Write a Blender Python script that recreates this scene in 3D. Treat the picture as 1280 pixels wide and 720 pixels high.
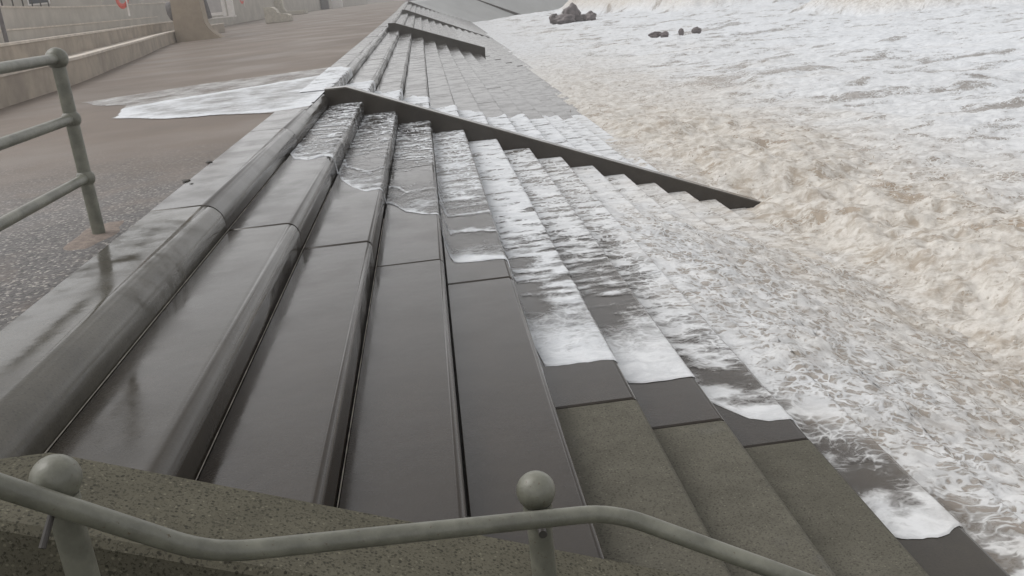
import bpy, bmesh, math, random
import numpy as np
from mathutils import Matrix, Vector

for o in list(bpy.data.objects):
    bpy.data.objects.remove(o)
S = bpy.context.scene
COL = S.collection
random.seed(4)

# ------------------------------------------------------------------ camera
R_ = ((0.9906240, -0.0940597, -0.0990799), (-0.1228574, -0.2961571, -0.9472049), (0.0597506, 0.9504966, -0.3049363))
EYE = 1.2307
cd = bpy.data.cameras.new('camera')
cam = bpy.data.objects.new('camera', cd)
COL.objects.link(cam)
cd.sensor_width = 36.0
cd.lens = 36.0 * 1167.43 / 1280.0
cd.clip_start = 0.05
cd.clip_end = 2000.0
rx, dn, fw = (Vector(r) for r in R_)
m = Matrix.Identity(4)
for i in range(3):
    m[i][0] = rx[i]; m[i][1] = -dn[i]; m[i][2] = -fw[i]
m[2][3] = EYE
cam.matrix_world = m
S.camera = cam

# ------------------------------------------------------------------ light
SUN_EL, SUN_AZ = math.radians(55), math.radians(-75)
W = bpy.data.worlds.new('World')
S.world = W
W.use_nodes = True
nt = W.node_tree
nt.nodes.clear()
sky = nt.nodes.new('ShaderNodeTexSky')
sky.sky_type = 'NISHITA'
sky.sun_disc = False
sky.sun_elevation = SUN_EL
sky.sun_rotation = SUN_AZ
sky.air_density = 1.0
sky.dust_density = 1.5
sky.ozone_density = 1.0
hs = nt.nodes.new('ShaderNodeHueSaturation')
hs.inputs['Saturation'].default_value = 0.03
bg = nt.nodes.new('ShaderNodeBackground')
bg.inputs['Strength'].default_value = 0.15
wo = nt.nodes.new('ShaderNodeOutputWorld')
nt.links.new(sky.outputs[0], hs.inputs['Color'])
warm = nt.nodes.new('ShaderNodeMix'); warm.data_type = 'RGBA'; warm.blend_type = 'MULTIPLY'
warm.inputs[0].default_value = 1.0
warm.inputs[7].default_value = (1.0, 0.995, 0.995, 1)
nt.links.new(hs.outputs[0], warm.inputs[6])
nt.links.new(warm.outputs[2], bg.inputs['Color'])
nt.links.new(bg.outputs[0], wo.inputs['Surface'])

sl = bpy.data.lights.new('sun', 'SUN')
sl.energy = 0.6
sl.angle = math.radians(35)
sl.color = (1.0, 0.965, 0.92)
sun = bpy.data.objects.new('sun', sl)
COL.objects.link(sun)
sd = Vector((math.sin(SUN_AZ) * math.cos(SUN_EL), math.cos(SUN_AZ) * math.cos(SUN_EL), math.sin(SUN_EL)))
sun.rotation_euler = sd.to_track_quat('Z', 'Y').to_euler()

S.view_settings.view_transform = 'Standard'
S.view_settings.look = 'None'
S.view_settings.gamma = 1.0
S.view_settings.exposure = 0.42
S.render.engine = 'CYCLES'

# ------------------------------------------------------------------ numpy noise
def _hash(ix, iy, seed):
    h = (ix.astype(np.int64) * 374761393 + iy.astype(np.int64) * 668265263 + seed * 1442695041) & 0xFFFFFFFF
    h = ((h ^ (h >> 13)) * 1274126177) & 0xFFFFFFFF
    return (h ^ (h >> 16)) & 0xFFFF

def gnoise(x, y, seed=0):
    x = np.asarray(x, float); y = np.asarray(y, float)
    ix = np.floor(x); iy = np.floor(y)
    fx = x - ix; fy = y - iy
    u = fx * fx * fx * (fx * (fx * 6 - 15) + 10)
    v = fy * fy * fy * (fy * (fy * 6 - 15) + 10)
    def g(dx, dy):
        a = _hash(ix + dx, iy + dy, seed) * (2 * math.pi / 65536.0)
        return np.cos(a) * (fx - dx) + np.sin(a) * (fy - dy)
    a = g(0, 0) * (1 - u) + g(1, 0) * u
    b = g(0, 1) * (1 - u) + g(1, 1) * u
    return (a * (1 - v) + b * v) * 1.5

def fbm(x, y, size, octv=4, seed=0, gain=0.5, kind=0):
    s = 1.0 / size; amp = 1.0; tot = 0.0; out = 0.0
    for i in range(octv):
        n = gnoise(x * s + i * 17.3, y * s - i * 9.1, seed + i * 7)
        if kind == 1: n = 1 - 2 * np.abs(n)          # ridges
        if kind == 2: n = 2 * np.abs(n) - 0.6          # billows
        out = out + amp * n
        tot += amp
        amp *= gain
        s *= 2.03
    return out / tot

def sstep(a, b, x):
    t = np.clip((np.asarray(x, float) - a) / (b - a), 0, 1)
    return t * t * (3 - 2 * t)

# ------------------------------------------------------------------ materials
def new_mat(name):
    M = bpy.data.materials.new(name)
    M.use_nodes = True
    N = M.node_tree
    N.nodes.clear()
    out = N.nodes.new('ShaderNodeOutputMaterial')
    b = N.nodes.new('ShaderNodeBsdfPrincipled')
    N.links.new(b.outputs[0], out.inputs['Surface'])
    return M, N, b, out

class NB:
    """small helper that wires nodes"""
    def __init__(s, N): s.N = N
    def node(s, t, **k):
        n = s.N.nodes.new(t)
        for a, v in k.items(): setattr(n, a, v)
        return n
    def put(s, sock, v):
        if hasattr(v, 'is_linked') or isinstance(v, bpy.types.NodeSocket): s.N.links.new(v, sock)
        else: sock.default_value = v
    def coord(s, kind='Object', scale=(1, 1, 1), rot=(0, 0, 0)):
        t = s.node('ShaderNodeTexCoord')
        mp = s.node('ShaderNodeMapping')
        mp.inputs['Scale'].default_value = scale
        mp.inputs['Rotation'].default_value = rot
        s.N.links.new(t.outputs[kind], mp.inputs['Vector'])
        return mp.outputs[0]
    def pos(s, scale=(1, 1, 1)):
        g = s.node('ShaderNodeNewGeometry')
        mp = s.node('ShaderNodeMapping')
        mp.inputs['Scale'].default_value = scale
        s.N.links.new(g.outputs['Position'], mp.inputs['Vector'])
        return mp.outputs[0]
    def noise(s, vec, scale, detail=6, rough=0.55, dist=0.0):
        n = s.node('ShaderNodeTexNoise')
        s.N.links.new(vec, n.inputs['Vector'])
        n.inputs['Scale'].default_value = scale
        n.inputs['Detail'].default_value = detail
        n.inputs['Roughness'].default_value = rough
        n.inputs['Distortion'].default_value = dist
        return n.outputs['Fac']
    def voro(s, vec, scale, feature='F1', out='Distance', rnd=1.0):
        n = s.node('ShaderNodeTexVoronoi', feature=feature)
        s.N.links.new(vec, n.inputs['Vector'])
        n.inputs['Scale'].default_value = scale
        n.inputs['Randomness'].default_value = rnd
        return n.outputs[out]
    def ramp(s, v, a, b, to0=0.0, to1=1.0, smooth=True):
        n = s.node('ShaderNodeMapRange')
        n.interpolation_type = 'SMOOTHSTEP' if smooth else 'LINEAR'
        s.put(n.inputs['Value'], v)
        n.inputs['From Min'].default_value = a
        n.inputs['From Max'].default_value = b
        n.inputs['To Min'].default_value = to0
        n.inputs['To Max'].default_value = to1
        return n.outputs['Result']
    def math(s, op, a, b=0.0, clamp=False):
        n = s.node('ShaderNodeMath', operation=op, use_clamp=clamp)
        s.put(n.inputs[0], a); s.put(n.inputs[1], b)
        return n.outputs[0]
    def mix(s, f, a, b):
        n = s.node('ShaderNodeMix', data_type='RGBA')
        s.put(n.inputs[0], f)
        for i, v in ((6, a), (7, b)):
            if isinstance(v, (tuple, list)): v = tuple(v) + ((1.0,) if len(v) == 3 else ())
            s.put(n.inputs[i], v)
        return n.outputs[2]
    def attr(s, name, typ='GEOMETRY'):
        n = s.node('ShaderNodeAttribute', attribute_type=typ)
        n.attribute_name = name
        return n.outputs['Fac']
    def bump(s, h, strength, dist, prev=None):
        n = s.node('ShaderNodeBump')
        n.inputs['Strength'].default_value = strength
        n.inputs['Distance'].default_value = dist
        s.put(n.inputs['Height'], h)
        if prev is not None: s.N.links.new(prev, n.inputs['Normal'])
        return n.outputs[0]

def concrete(name, col, col2, speck=0.5, wet=0.8, speck_scale=70.0, wetcut=(0.42, 0.58), film=0.10, dark=(0.18, 0.135, 0.105)):
    """cast concrete with exposed aggregate; 'dry' on an object lowers its film of water"""
    M, N, b, out = new_mat(name)
    n = NB(N)
    p = n.pos()
    big = n.noise(p, 0.9, 5, 0.6)
    mid = n.noise(p, 6.0, 6, 0.6)
    fine = n.noise(p, 140.0, 3, 0.6)
    v = n.voro(p, speck_scale)
    vc = n.voro(p, speck_scale, out='Color')
    sep = n.node('ShaderNodeSeparateColor')
    N.links.new(vc, sep.inputs[0])
    c = n.mix(n.ramp(big, 0.3, 0.7), col, col2)
    c = n.mix(n.math('MULTIPLY', n.ramp(mid, 0.35, 0.75), 0.45), c, tuple(x * 0.62 for x in col))
    pit = n.math('MULTIPLY', n.ramp(v, 0.42, 0.26), n.ramp(sep.outputs[0], 0.50, 0.60))
    lite = n.math('MULTIPLY', n.ramp(v, 0.36, 0.26), n.ramp(sep.outputs[1], 0.74, 0.80))
    dry = n.attr('dry', 'OBJECT')
    show = n.math('ADD', n.math('MULTIPLY', dry, 0.75), 0.25)
    c = n.mix(n.math('MULTIPLY', n.math('MULTIPLY', pit, speck), show), c, tuple(x * 0.22 for x in col))
    c = n.mix(n.math('MULTIPLY', n.math('MULTIPLY', lite, speck * 0.6), show), c, tuple(min(1, x * 1.9) for x in col2))
    gr = n.noise(p, speck_scale * 1.25, 3, 0.75, 0.4)
    c = n.mix(n.math('MULTIPLY', n.math('MULTIPLY', n.ramp(gr, 0.53, 0.60), speck), n.math('MULTIPLY', dry, 0.85)), c, tuple(x * 0.2 for x in col))
    c = n.mix(n.math('MULTIPLY', n.ramp(fine, 0.4, 0.7), 0.22), c, tuple(x * 0.5 for x in col))
    wetc = n.node('ShaderNodeMix', data_type='RGBA', blend_type='MULTIPLY')
    wetc.inputs[0].default_value = 1.0
    N.links.new(c, wetc.inputs[6])
    wetc.inputs[7].default_value = dark + (1.0,)
    c = n.mix(dry, wetc.outputs[2], c)
    N.links.new(c, b.inputs['Base Color'])
    w = n.math('ADD', n.math('MULTIPLY', big, 0.75), n.math('MULTIPLY', mid, 0.25))
    w = n.math('SUBTRACT', w, n.math('MULTIPLY', dry, 0.45))
    wetm = n.ramp(w, wetcut[0] - 0.24, wetcut[1] - 0.24)
    wetm = n.math('MULTIPLY', n.math('POWER', wetm, 0.6), wet)
    b.inputs['Roughness'].default_value = 0.7
    N.links.new(wetm, b.inputs['Coat Weight'])
    N.links.new(n.ramp(n.noise(p, 2.5, 4), 0.35, 0.7, film, film + 0.14), b.inputs['Coat Roughness'])
    b.inputs['Coat IOR'].default_value = 1.43
    b.inputs['Specular IOR Level'].default_value = 0.1
    hgt = n.math('ADD', n.math('MULTIPLY', fine, 0.5), n.math('MULTIPLY', v, -0.7))
    nb_ = n.bump(hgt, 0.35, 0.004)
    N.links.new(nb_, b.inputs['Normal'])
    cb = n.bump(n.noise(p, 3.0, 3), 0.05, 0.05)
    N.links.new(cb, b.inputs['Coat Normal'])
    return M

def plain(name, col, rough=0.5, var=0.25, scale=8.0, bump=0.1, spec=0.5, metal=0.0, spots=None):
    M, N, b, out = new_mat(name)
    n = NB(N)
    p = n.pos()
    a = n.noise(p, scale, 6, 0.65)
    c = n.mix(n.ramp(a, 0.3, 0.7), tuple(x * (1 - var) for x in col), tuple(min(1, x * (1 + var)) for x in col))
    if spots:
        q = n.noise(p, scale * 7, 5, 0.7)
        c = n.mix(n.ramp(q, 0.62, 0.7), c, spots)
    N.links.new(c, b.inputs['Base Color'])
    b.inputs['Roughness'].default_value = rough
    b.inputs['Specular IOR Level'].default_value = spec
    b.inputs['Metallic'].default_value = metal
    N.links.new(n.bump(n.noise(p, scale * 6, 5), bump, 0.01), b.inputs['Normal'])
    return M

MAT = {}
MAT['slab'] = concrete('slab_concrete', (0.130, 0.123, 0.098), (0.172, 0.163, 0.132), 0.55, 1.0)
MAT['wing'] = concrete('wing_wall_concrete', (0.118, 0.111, 0.082), (0.150, 0.141, 0.106), 0.9, 0.25, 76.0, (0.6, 0.8), 0.3)
MAT['wing_wet'] = concrete('wet_divider_concrete', (0.118, 0.108, 0.09), (0.150, 0.138, 0.115), 0.6, 1.0, 60.0, (0.30, 0.42), 0.12)
MAT['core'] = plain('wet_shadow_concrete', (0.045, 0.042, 0.036), 0.6)
MAT['pale_line'] = plain('pale_joint_line', (0.30, 0.27, 0.23), 0.5, 0.35, 14)
MAT['paint'] = plain('grey_green_gloss_paint', (0.155, 0.155, 0.125), 0.36, 0.25, 9, 0.18, spots=(0.085, 0.062, 0.038))
MAT['iron'] = plain('dark_iron', (0.05, 0.045, 0.04), 0.5)
MAT['terrace'] = plain('pale_terrace_concrete', (0.35, 0.30, 0.245), 0.75, 0.22, 0.9, 0.2)
MAT['terrace_top'] = plain('pale_worn_coping', (0.56, 0.50, 0.43), 0.6, 0.15, 2.0, 0.2)
MAT['sand'] = plain('sandstone_render', (0.31, 0.255, 0.195), 0.8, 0.08, 3.0, 0.2)
MAT['backwall'] = plain('pale_grey_render', (0.43, 0.40, 0.355), 0.8, 0.12, 0.7, 0.2)
MAT['white'] = plain('white_paint', (0.72, 0.69, 0.66), 0.45, 0.06, 5.0, 0.05)
MAT['pane'] = plain('pale_glazing', (0.46, 0.44, 0.43), 0.15, 0.08, 2.0, 0.02)
MAT['red'] = plain('red_plastic', (0.62, 0.10, 0.07), 0.4, 0.1, 6.0, 0.05)
MAT['slate'] = plain('dark_grey_bin', (0.14, 0.13, 0.13), 0.5, 0.2, 6.0, 0.1)
MAT['block'] = plain('pale_stone_block', (0.47, 0.435, 0.37), 0.8, 0.15, 4.0, 0.3)
MAT['brick'] = plain('pale_house_render', (0.50, 0.465, 0.42), 0.8, 0.1, 0.5, 0.1)
MAT['roof'] = plain('grey_roof_slate', (0.12, 0.115, 0.115), 0.7, 0.2, 2.0, 0.2)
MAT['dark_glass'] = plain('dark_window_glass', (0.05, 0.055, 0.06), 0.1, 0.2, 1.0, 0.02)
MAT['rock'] = plain('dark_wet_rock', (0.12, 0.10, 0.10), 0.45, 0.4, 2.0, 0.6)
MAT['weed'] = plain('dark_seaweed', (0.03, 0.026, 0.018), 0.5, 0.4, 20.0, 0.4)
MAT['moss'] = plain('mossy_stair_concrete', (0.062, 0.058, 0.022), 0.6, 0.35, 5.0, 0.3)
MAT['apron'] = plain('pale_apron_concrete', (0.33, 0.335, 0.33), 0.5, 0.08, 0.5, 0.1)
MAT['spray'] = plain('froth_flecks', (0.66, 0.62, 0.56), 0.6, 0.1, 5.0, 0.0)
MAT['footing'] = plain('pinkish_mortar', (0.215, 0.172, 0.145), 0.8, 0.25, 20.0, 0.6)

def promenade_mat():
    M, N, b, out = new_mat('promenade_asphalt')
    n = NB(N)
    p = n.pos()
    big = n.noise(p, 0.25, 5, 0.6)
    mid = n.noise(p, 2.2, 6, 0.65)
    c = n.mix(n.ramp(big, 0.35, 0.65), (0.145, 0.112, 0.088), (0.185, 0.145, 0.116))
    c = n.mix(n.math('MULTIPLY', n.ramp(mid, 0.35, 0.7), 0.25), c, (0.115, 0.096, 0.08))
    sp = n.node('ShaderNodeSeparateXYZ')
    N.links.new(p, sp.inputs[0])
    near = n.ramp(n.math('ADD', sp.outputs[1], n.math('MULTIPLY', mid, 6.0)), 8.5, 14.5, 1, 0)
    v = n.voro(p, 62.0)
    vc = n.voro(p, 62.0, out='Color')
    s3 = n.node('ShaderNodeSeparateColor')
    N.links.new(vc, s3.inputs[0])
    grain = n.mix(s3.outputs[0], (0.035, 0.034, 0.036), (0.155, 0.148, 0.145))
    grain = n.mix(n.ramp(s3.outputs[1], 0.86, 0.92), grain, (0.36, 0.34, 0.31))
    grain = n.mix(n.math('MULTIPLY', n.ramp(n.noise(p, 1.6, 5, 0.6), 0.5, 0.7), 0.6), grain, (0.17, 0.135, 0.11))
    c = n.mix(n.math('MULTIPLY', near, 0.9), c, grain)
    N.links.new(c, b.inputs['Base Color'])
    b.inputs['Roughness'].default_value = 0.75
    wet = n.ramp(n.noise(p, 0.35, 3, 0.5), 0.40, 0.75, 0.05, 0.30)
    N.links.new(wet, b.inputs['Coat Weight'])
    b.inputs['Coat Roughness'].default_value = 0.3
    hh = n.math('ADD', n.math('MULTIPLY', v, -0.8), n.noise(p, 120, 3))
    N.links.new(n.bump(hh, 0.5, 0.006), b.inputs['Normal'])
    return M
MAT['promenade'] = promenade_mat()

def foam_mat(name, alpha):
    """foam over water; vertex attributes: foam = cover, tint = sediment, solid = opaque water"""
    M, N, b, out = new_mat(name)
    n = NB(N)
    p = n.pos()
    warp = n.node('ShaderNodeTexNoise')
    N.links.new(p, warp.inputs['Vector'])
    warp.inputs['Scale'].default_value = 3.0
    warp.inputs['Detail'].default_value = 3
    vm = n.node('ShaderNodeVectorMath', operation='MULTIPLY_ADD')
    N.links.new(warp.outputs['Color'], vm.inputs[0])
    vm.inputs[1].default_value = (0.35, 0.35, 0.35)
    N.links.new(p, vm.inputs[2])
    q = vm.outputs[0]
    cover = n.attr('foam'); tint = n.attr('tint'); solid = n.attr('solid')
    soft = n.attr('soft'); milky = n.attr('milky')
    qs = n.node('ShaderNodeVectorMath', operation='MULTIPLY')
    N.links.new(q, qs.inputs[0]); qs.inputs[1].default_value = (0.62, 1.0, 1.0)
    q = qs.outputs[0]
    n1 = n.noise(q, 4.2, 9, 0.64, 0.6)
    n2 = n.noise(q, 27.0, 7, 0.65, 0.8)
    nn = n.math('ADD', n.math('MULTIPLY', n1, 0.55), n.math('MULTIPLY', n2, 0.45))
    lace = n.voro(q, 12.5, 'DISTANCE_TO_EDGE')
    lacey = n.ramp(lace, 0.16, 0.0, -0.10, 0.30)
    amp = n.ramp(soft, 0, 1, 2.2, 0.95, False)
    v = n.math('ADD', cover, n.math('MULTIPLY', n.math('SUBTRACT', nn, 0.5), amp))
    v = n.math('ADD', v, n.math('MULTIPLY', lacey, n.math('SUBTRACT', 1.0, soft)))
    wid = n.ramp(soft, 0, 1, 0.14, 0.42, False)
    fac = n.math('DIVIDE', n.math('SUBTRACT', v, n.math('SUBTRACT', 0.5, wid)), n.math('MULTIPLY', wid, 2.0))
    fac = n.ramp(fac, 0.0, 1.0)
    n3 = n.noise(q, 6.0, 8, 0.7, 0.3)
    white = n.mix(n.ramp(n3, 0.35, 0.65), (0.60, 0.622, 0.65), (0.765, 0.785, 0.81))
    n4 = n.noise(q, 2.2, 8, 0.65, 1.6)
    tan = n.mix(n.ramp(n3, 0.32, 0.62), (0.45, 0.408, 0.352), (0.68, 0.648, 0.598))
    tan = n.mix(n.math('MULTIPLY', n.ramp(n4, 0.50, 0.66), 0.8), tan, (0.34, 0.275, 0.205))
    fc = n.mix(tint, white, tan)
    wc = n.mix(tint, (0.17, 0.16, 0.15), (0.29, 0.22, 0.155))
    wc = n.mix(milky, wc, n.mix(tint, (0.33, 0.31, 0.29), (0.40, 0.335, 0.265)))
    N.links.new(n.mix(fac, wc, fc), b.inputs['Base Color'])
    N.links.new(n.ramp(fac, 0, 1, 0.14, 0.65, False), b.inputs['Roughness'])
    b.inputs['IOR'].default_value = 1.34
    h = n.math('ADD', n.math('MULTIPLY', fac, 0.5), n.math('MULTIPLY', n3, 1.0))
    N.links.new(n.bump(h, 0.55, 0.03), b.inputs['Normal'])
    if alpha:
        N.links.new(n.math('MAXIMUM', fac, solid), b.inputs['Alpha'])
    return M
MAT['foam'] = foam_mat('sea_foam_film', True)
MAT['sea'] = foam_mat('churned_sea', False)

# ------------------------------------------------------------------ object helpers
def tag(o, label=None, cat=None, group=None, kind=None):
    if label: o['label'] = label
    if cat: o['category'] = cat
    if group: o['group'] = group
    if kind: o['kind'] = kind
    return o

def empty(name, loc, label, cat, group=None):
    o = bpy.data.objects.new(name, None)
    COL.objects.link(o)
    o.location = loc
    o.empty_display_size = 0.2
    return tag(o, label, cat, group)

def link(name, bm_or_me, mat, parent=None, smooth=True, angle=35):
    if isinstance(bm_or_me, bmesh.types.BMesh):
        bmesh.ops.recalc_face_normals(bm_or_me, faces=bm_or_me.faces)
        me = bpy.data.meshes.new(name)
        bm_or_me.to_mesh(me)
        bm_or_me.free()
    else:
        me = bm_or_me
    if smooth:
        me.polygons.foreach_set('use_smooth', [True] * len(me.polygons))
        try: me.set_sharp_from_angle(angle=math.radians(angle))
        except Exception: pass
    me.materials.append(mat)
    o = bpy.data.objects.new(name, me)
    COL.objects.link(o)
    if parent is not None:
        o.parent = parent
        o.matrix_parent_inverse = Matrix.Identity(4)
        # geometry is given in world coordinates
        me.transform(Matrix.Translation(-Vector(parent_world(parent))))
    return o

def parent_world(o):
    v = Vector((0, 0, 0))
    while o is not None:
        v = v + Vector(o.location)
        o = o.parent
    return v

def grid_mesh(name, X, Y, Z, keep=None, attrs=None):
    h, w = X.shape
    co = np.stack([X, Y, Z], -1).reshape(-1, 3)
    idx = np.arange(h * w).reshape(h, w)
    q = np.stack([idx[:-1, :-1], idx[:-1, 1:], idx[1:, 1:], idx[1:, :-1]], -1).reshape(-1, 4)
    if keep is not None:
        kf = (keep[:-1, :-1] & keep[:-1, 1:] & keep[1:, 1:] & keep[1:, :-1]).reshape(-1)
        q = q[kf]
        used = np.zeros(h * w, bool); used[q.reshape(-1)] = True
        remap = np.cumsum(used) - 1
        co = co[used]; q = remap[q]
        attrs = {k: a.reshape(-1)[used] for k, a in (attrs or {}).items()}
    me = bpy.data.meshes.new(name)
    me.vertices.add(len(co)); me.vertices.foreach_set('co', co.astype(np.float32).ravel())
    me.loops.add(len(q) * 4); me.loops.foreach_set('vertex_index', q.astype(np.int32).ravel())
    me.polygons.add(len(q))
    me.polygons.foreach_set('loop_start', np.arange(0, len(q) * 4, 4, dtype=np.int32))
    me.polygons.foreach_set('use_smooth', np.ones(len(q), bool))
    for k, a in (attrs or {}).items():
        at = me.attributes.new(k, 'FLOAT', 'POINT')
        at.data.foreach_set('value', np.asarray(a, np.float32).ravel())
    me.update(); me.validate()
    return me

def add_prism(bm, pts_a, pts_b):
    """closed solid between two rings of the same count"""
    a = [bm.verts.new(p) for p in pts_a]
    b = [bm.verts.new(p) for p in pts_b]
    n = len(a)
    for i in range(n):
        bm.faces.new((a[i], a[(i + 1) % n], b[(i + 1) % n], b[i]))
    bm.faces.new(a[::-1]); bm.faces.new(b)

def add_box(bm, x0, x1, y0, y1, z0, z1, bev=0.0):
    r = bmesh.ops.create_cube(bm, size=1.0, matrix=Matrix.Translation(((x0 + x1) / 2, (y0 + y1) / 2, (z0 + z1) / 2)) @ Matrix.Diagonal((x1 - x0, y1 - y0, z1 - z0, 1)))
    if bev:
        es = list({e for v in r['verts'] for e in v.link_edges})
        bmesh.ops.bevel(bm, geom=es, offset=bev, segments=2, affect='EDGES')

def smooth_path(pts, bend=0.1, n=8):
    P = [Vector(p) for p in pts]
    out = [P[0]]
    for i in range(1, len(P) - 1):
        a = P[i] + (P[i - 1] - P[i]).normalized() * min(bend, (P[i - 1] - P[i]).length * 0.45)
        c = P[i] + (P[i + 1] - P[i]).normalized() * min(bend, (P[i + 1] - P[i]).length * 0.45)
        for k in range(n + 1):
            t = k / n
            out.append(a * (1 - t) ** 2 + P[i] * 2 * t * (1 - t) + c * t * t)
    out.append(P[-1])
    return out

def add_tube(bm, path, r, seg=18, cap=True):
    P = [Vector(p) for p in path]
    rings = []
    up = Vector((0, 0, 1))
    for i, p in enumerate(P):
        t = (P[min(i + 1, len(P) - 1)] - P[max(i - 1, 0)]).normalized()
        a = t.cross(up)
        if a.length < 1e-3: a = t.cross(Vector((0, 1, 0)))
        a.normalize()
        b = a.cross(t).normalized()
        rr = r[i] if isinstance(r, (list, tuple)) else r
        rings.append([bm.verts.new(p + a * rr * math.cos(2 * math.pi * k / seg) + b * rr * math.sin(2 * math.pi * k / seg)) for k in range(seg)])
    for i in range(len(rings) - 1):
        for k in range(seg):
            bm.faces.new((rings[i][k], rings[i][(k + 1) % seg], rings[i + 1][(k + 1) % seg], rings[i + 1][k]))
    if cap:
        bm.faces.new(rings[0][::-1]); bm.faces.new(rings[-1])

def add_ball(bm, c, r, sx=1, sy=1, sz=1, seg=28, rings=18):
    bmesh.ops.create_uvsphere(bm, u_segments=seg, v_segments=rings, radius=r, matrix=Matrix.Translation(c) @ Matrix.Diagonal((sx, sy, sz, 1)))

def add_lathe(bm, c, prof, seg=28):
    rings = []
    for r, z in prof:
        rings.append([bm.verts.new((c[0] + r * math.cos(2 * math.pi * k / seg), c[1] + r * math.sin(2 * math.pi * k / seg), c[2] + z)) for k in range(seg)])
    for i in range(len(rings) - 1):
        for k in range(seg):
            bm.faces.new((rings[i][k], rings[i][(k + 1) % seg], rings[i + 1][(k + 1) % seg], rings[i + 1][k]))
    bm.faces.new(rings[0][::-1]); bm.faces.new(rings[-1])

# ------------------------------------------------------------------ site dimensions
X0, T, RI = -1.5473, 0.4946, 0.1982       # first nosing, tread, rise
Y_NEAR, Y_WALL = 2.57, 14.588             # ends of the first bay
NSTEP = 16
def gz(y):                                 # the promenade climbs slightly with distance
    return np.interp(y, [-50, 15, 44, 79, 120, 150, 400], [0, 0, .12, .30, .72, .85, .95])

# promenade
ys = np.concatenate([np.arange(-30, 44, 4.0), np.arange(44, 160, 6.0), [170, 200, 260, 400]])
xs = np.array([-260, -120, -60, -30, -14, -8, -4, -2.058])
Xg, Yg = np.meshgrid(xs, ys)
pm = grid_mesh('promenade', Xg, Yg, gz(Yg) - 0.008)
o = link('promenade', pm, MAT['promenade'])
tag(o, 'wide brown asphalt promenade beside the stepped sea wall', 'promenade', kind='structure')

# ------------------------------------------------------------------ stepped revetment
def slab_profile(k, rad, lift):
    xi = X0 + (k - 1) * T + 0.005 if k > 0 else -2.052
    xo = X0 + k * T
    z = -k * RI + lift
    zb = z - RI - 0.10
    pts = [(xi, zb), (xi, z - 0.006), (xi + 0.006, z)]
    n = 8
    for i in range(n + 1):
        a = math.pi / 2 * (1 - i / n)
        pts.append((xo - rad + rad * math.cos(a), z - rad + rad * math.sin(a)))
    pts.append((xo - 0.012, zb))
    return pts

def slab_bm(k, y0, y1, rad, l0, l1):
    bm = bmesh.new()
    ch = 0.009
    rings = []
    for y, ins, l in ((y0, ch, l0), (y0 + ch, 0, l0), (y1 - ch, 0, l1), (y1, ch, l1)):
        P = slab_profile(k, rad, l)
        cx = sum(p[0] for p in P) / len(P); cz = sum(p[1] for p in P) / len(P)
        if ins:
            Q = []
            top = max(p[1] for p in P); xo = max(p[0] for p in P)
            for (x, z) in P:
                Q.append((min(x, xo - ins), min(z, top - ins)))
            P = Q
        rings.append([bm.verts.new((x, y, z)) for x, z in P])
    n = len(rings[0])
    for a, b in zip(rings[:-1], rings[1:]):
        for i in range(n):
            bm.faces.new((a[i], b[i], b[(i + 1) % n], a[(i + 1) % n]))
    bm.faces.new(rings[0]); bm.faces.new(rings[-1][::-1])
    bmesh.ops.remove_doubles(bm, verts=bm.verts, dist=1e-5)
    return bm

def bay(y0, y1, joints, label, nstep, dry_cuts=None, gap=0.013):
    t = empty('stepped_sea_wall', (X0, (y0 + y1) / 2, float(gz((y0 + y1) / 2))), label, 'sea wall', 'stepped bays of the sea wall')
    rnd = random.Random(int(y0 * 10))
    for k in range(nstep):
        js = joints(k)
        for a, b in zip(js[:-1], js[1:]):
            rad = 0.15 if k == 0 else (0.085 if k == 1 else 0.04)
            sink = rnd.uniform(-0.003, 0.003)
            s = link('coping_block' if k == 0 else 'step_slab', slab_bm(k, a + gap / 2, b - gap / 2, rad, float(gz(a)) + sink, float(gz(b)) + sink), MAT['slab'], t, angle=28)
            s['dry'] = float(dry_cuts(k, a, b)) if dry_cuts else 0.0
    # mass concrete under the slabs
    bm = bmesh.new()
    def prof(l):
        P = [(-2.05, -0.12 + l)]
        for k in range(nstep):
            xo = X0 + k * T - 0.05
            P += [(xo, -k * RI - 0.09 + l), (xo, -(k + 1) * RI - 0.09 + l)]
        xe = X0 + (nstep - 1) * T - 0.05
        P += [(xe, -nstep * RI - 1.2), (-2.05, -nstep * RI - 1.2)]
        return P
    add_prism(bm, [(x, y0 + 0.01, z) for x, z in prof(float(gz(y0)))], [(x, y1 - 0.01, z) for x, z in prof(float(gz(y1)))])
    link('core', bm, MAT['core'], t, smooth=False)
    return t

def joints1(k):
    if k <= 4: return [Y_NEAR, 6.586, 10.62, Y_WALL]
    return [Y_NEAR, 4.672, 8.61, 12.62, Y_WALL]
def dry1(k, a, b):
    if k >= 5 and b < 5: return 0.85 if k != 8 else 0.15
    if k == 0 and a < 3: return 0.42
    if k == 1 and a < 3: return 0.12
    return 0.0
bay1 = bay(Y_NEAR, Y_WALL, joints1, 'nearest bay of big wet grey concrete steps, between the speckled wing wall and the dark diagonal wall', NSTEP, dry1)
# thin pale line along the foot of the upper risers
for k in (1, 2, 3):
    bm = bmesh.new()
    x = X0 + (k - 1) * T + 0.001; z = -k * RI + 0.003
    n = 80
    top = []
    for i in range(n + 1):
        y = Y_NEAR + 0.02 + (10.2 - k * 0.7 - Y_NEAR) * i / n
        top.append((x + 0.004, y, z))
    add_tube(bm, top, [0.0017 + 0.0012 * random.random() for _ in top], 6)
    link('joint_line', bm, MAT['pale_line'], bay1)

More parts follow.
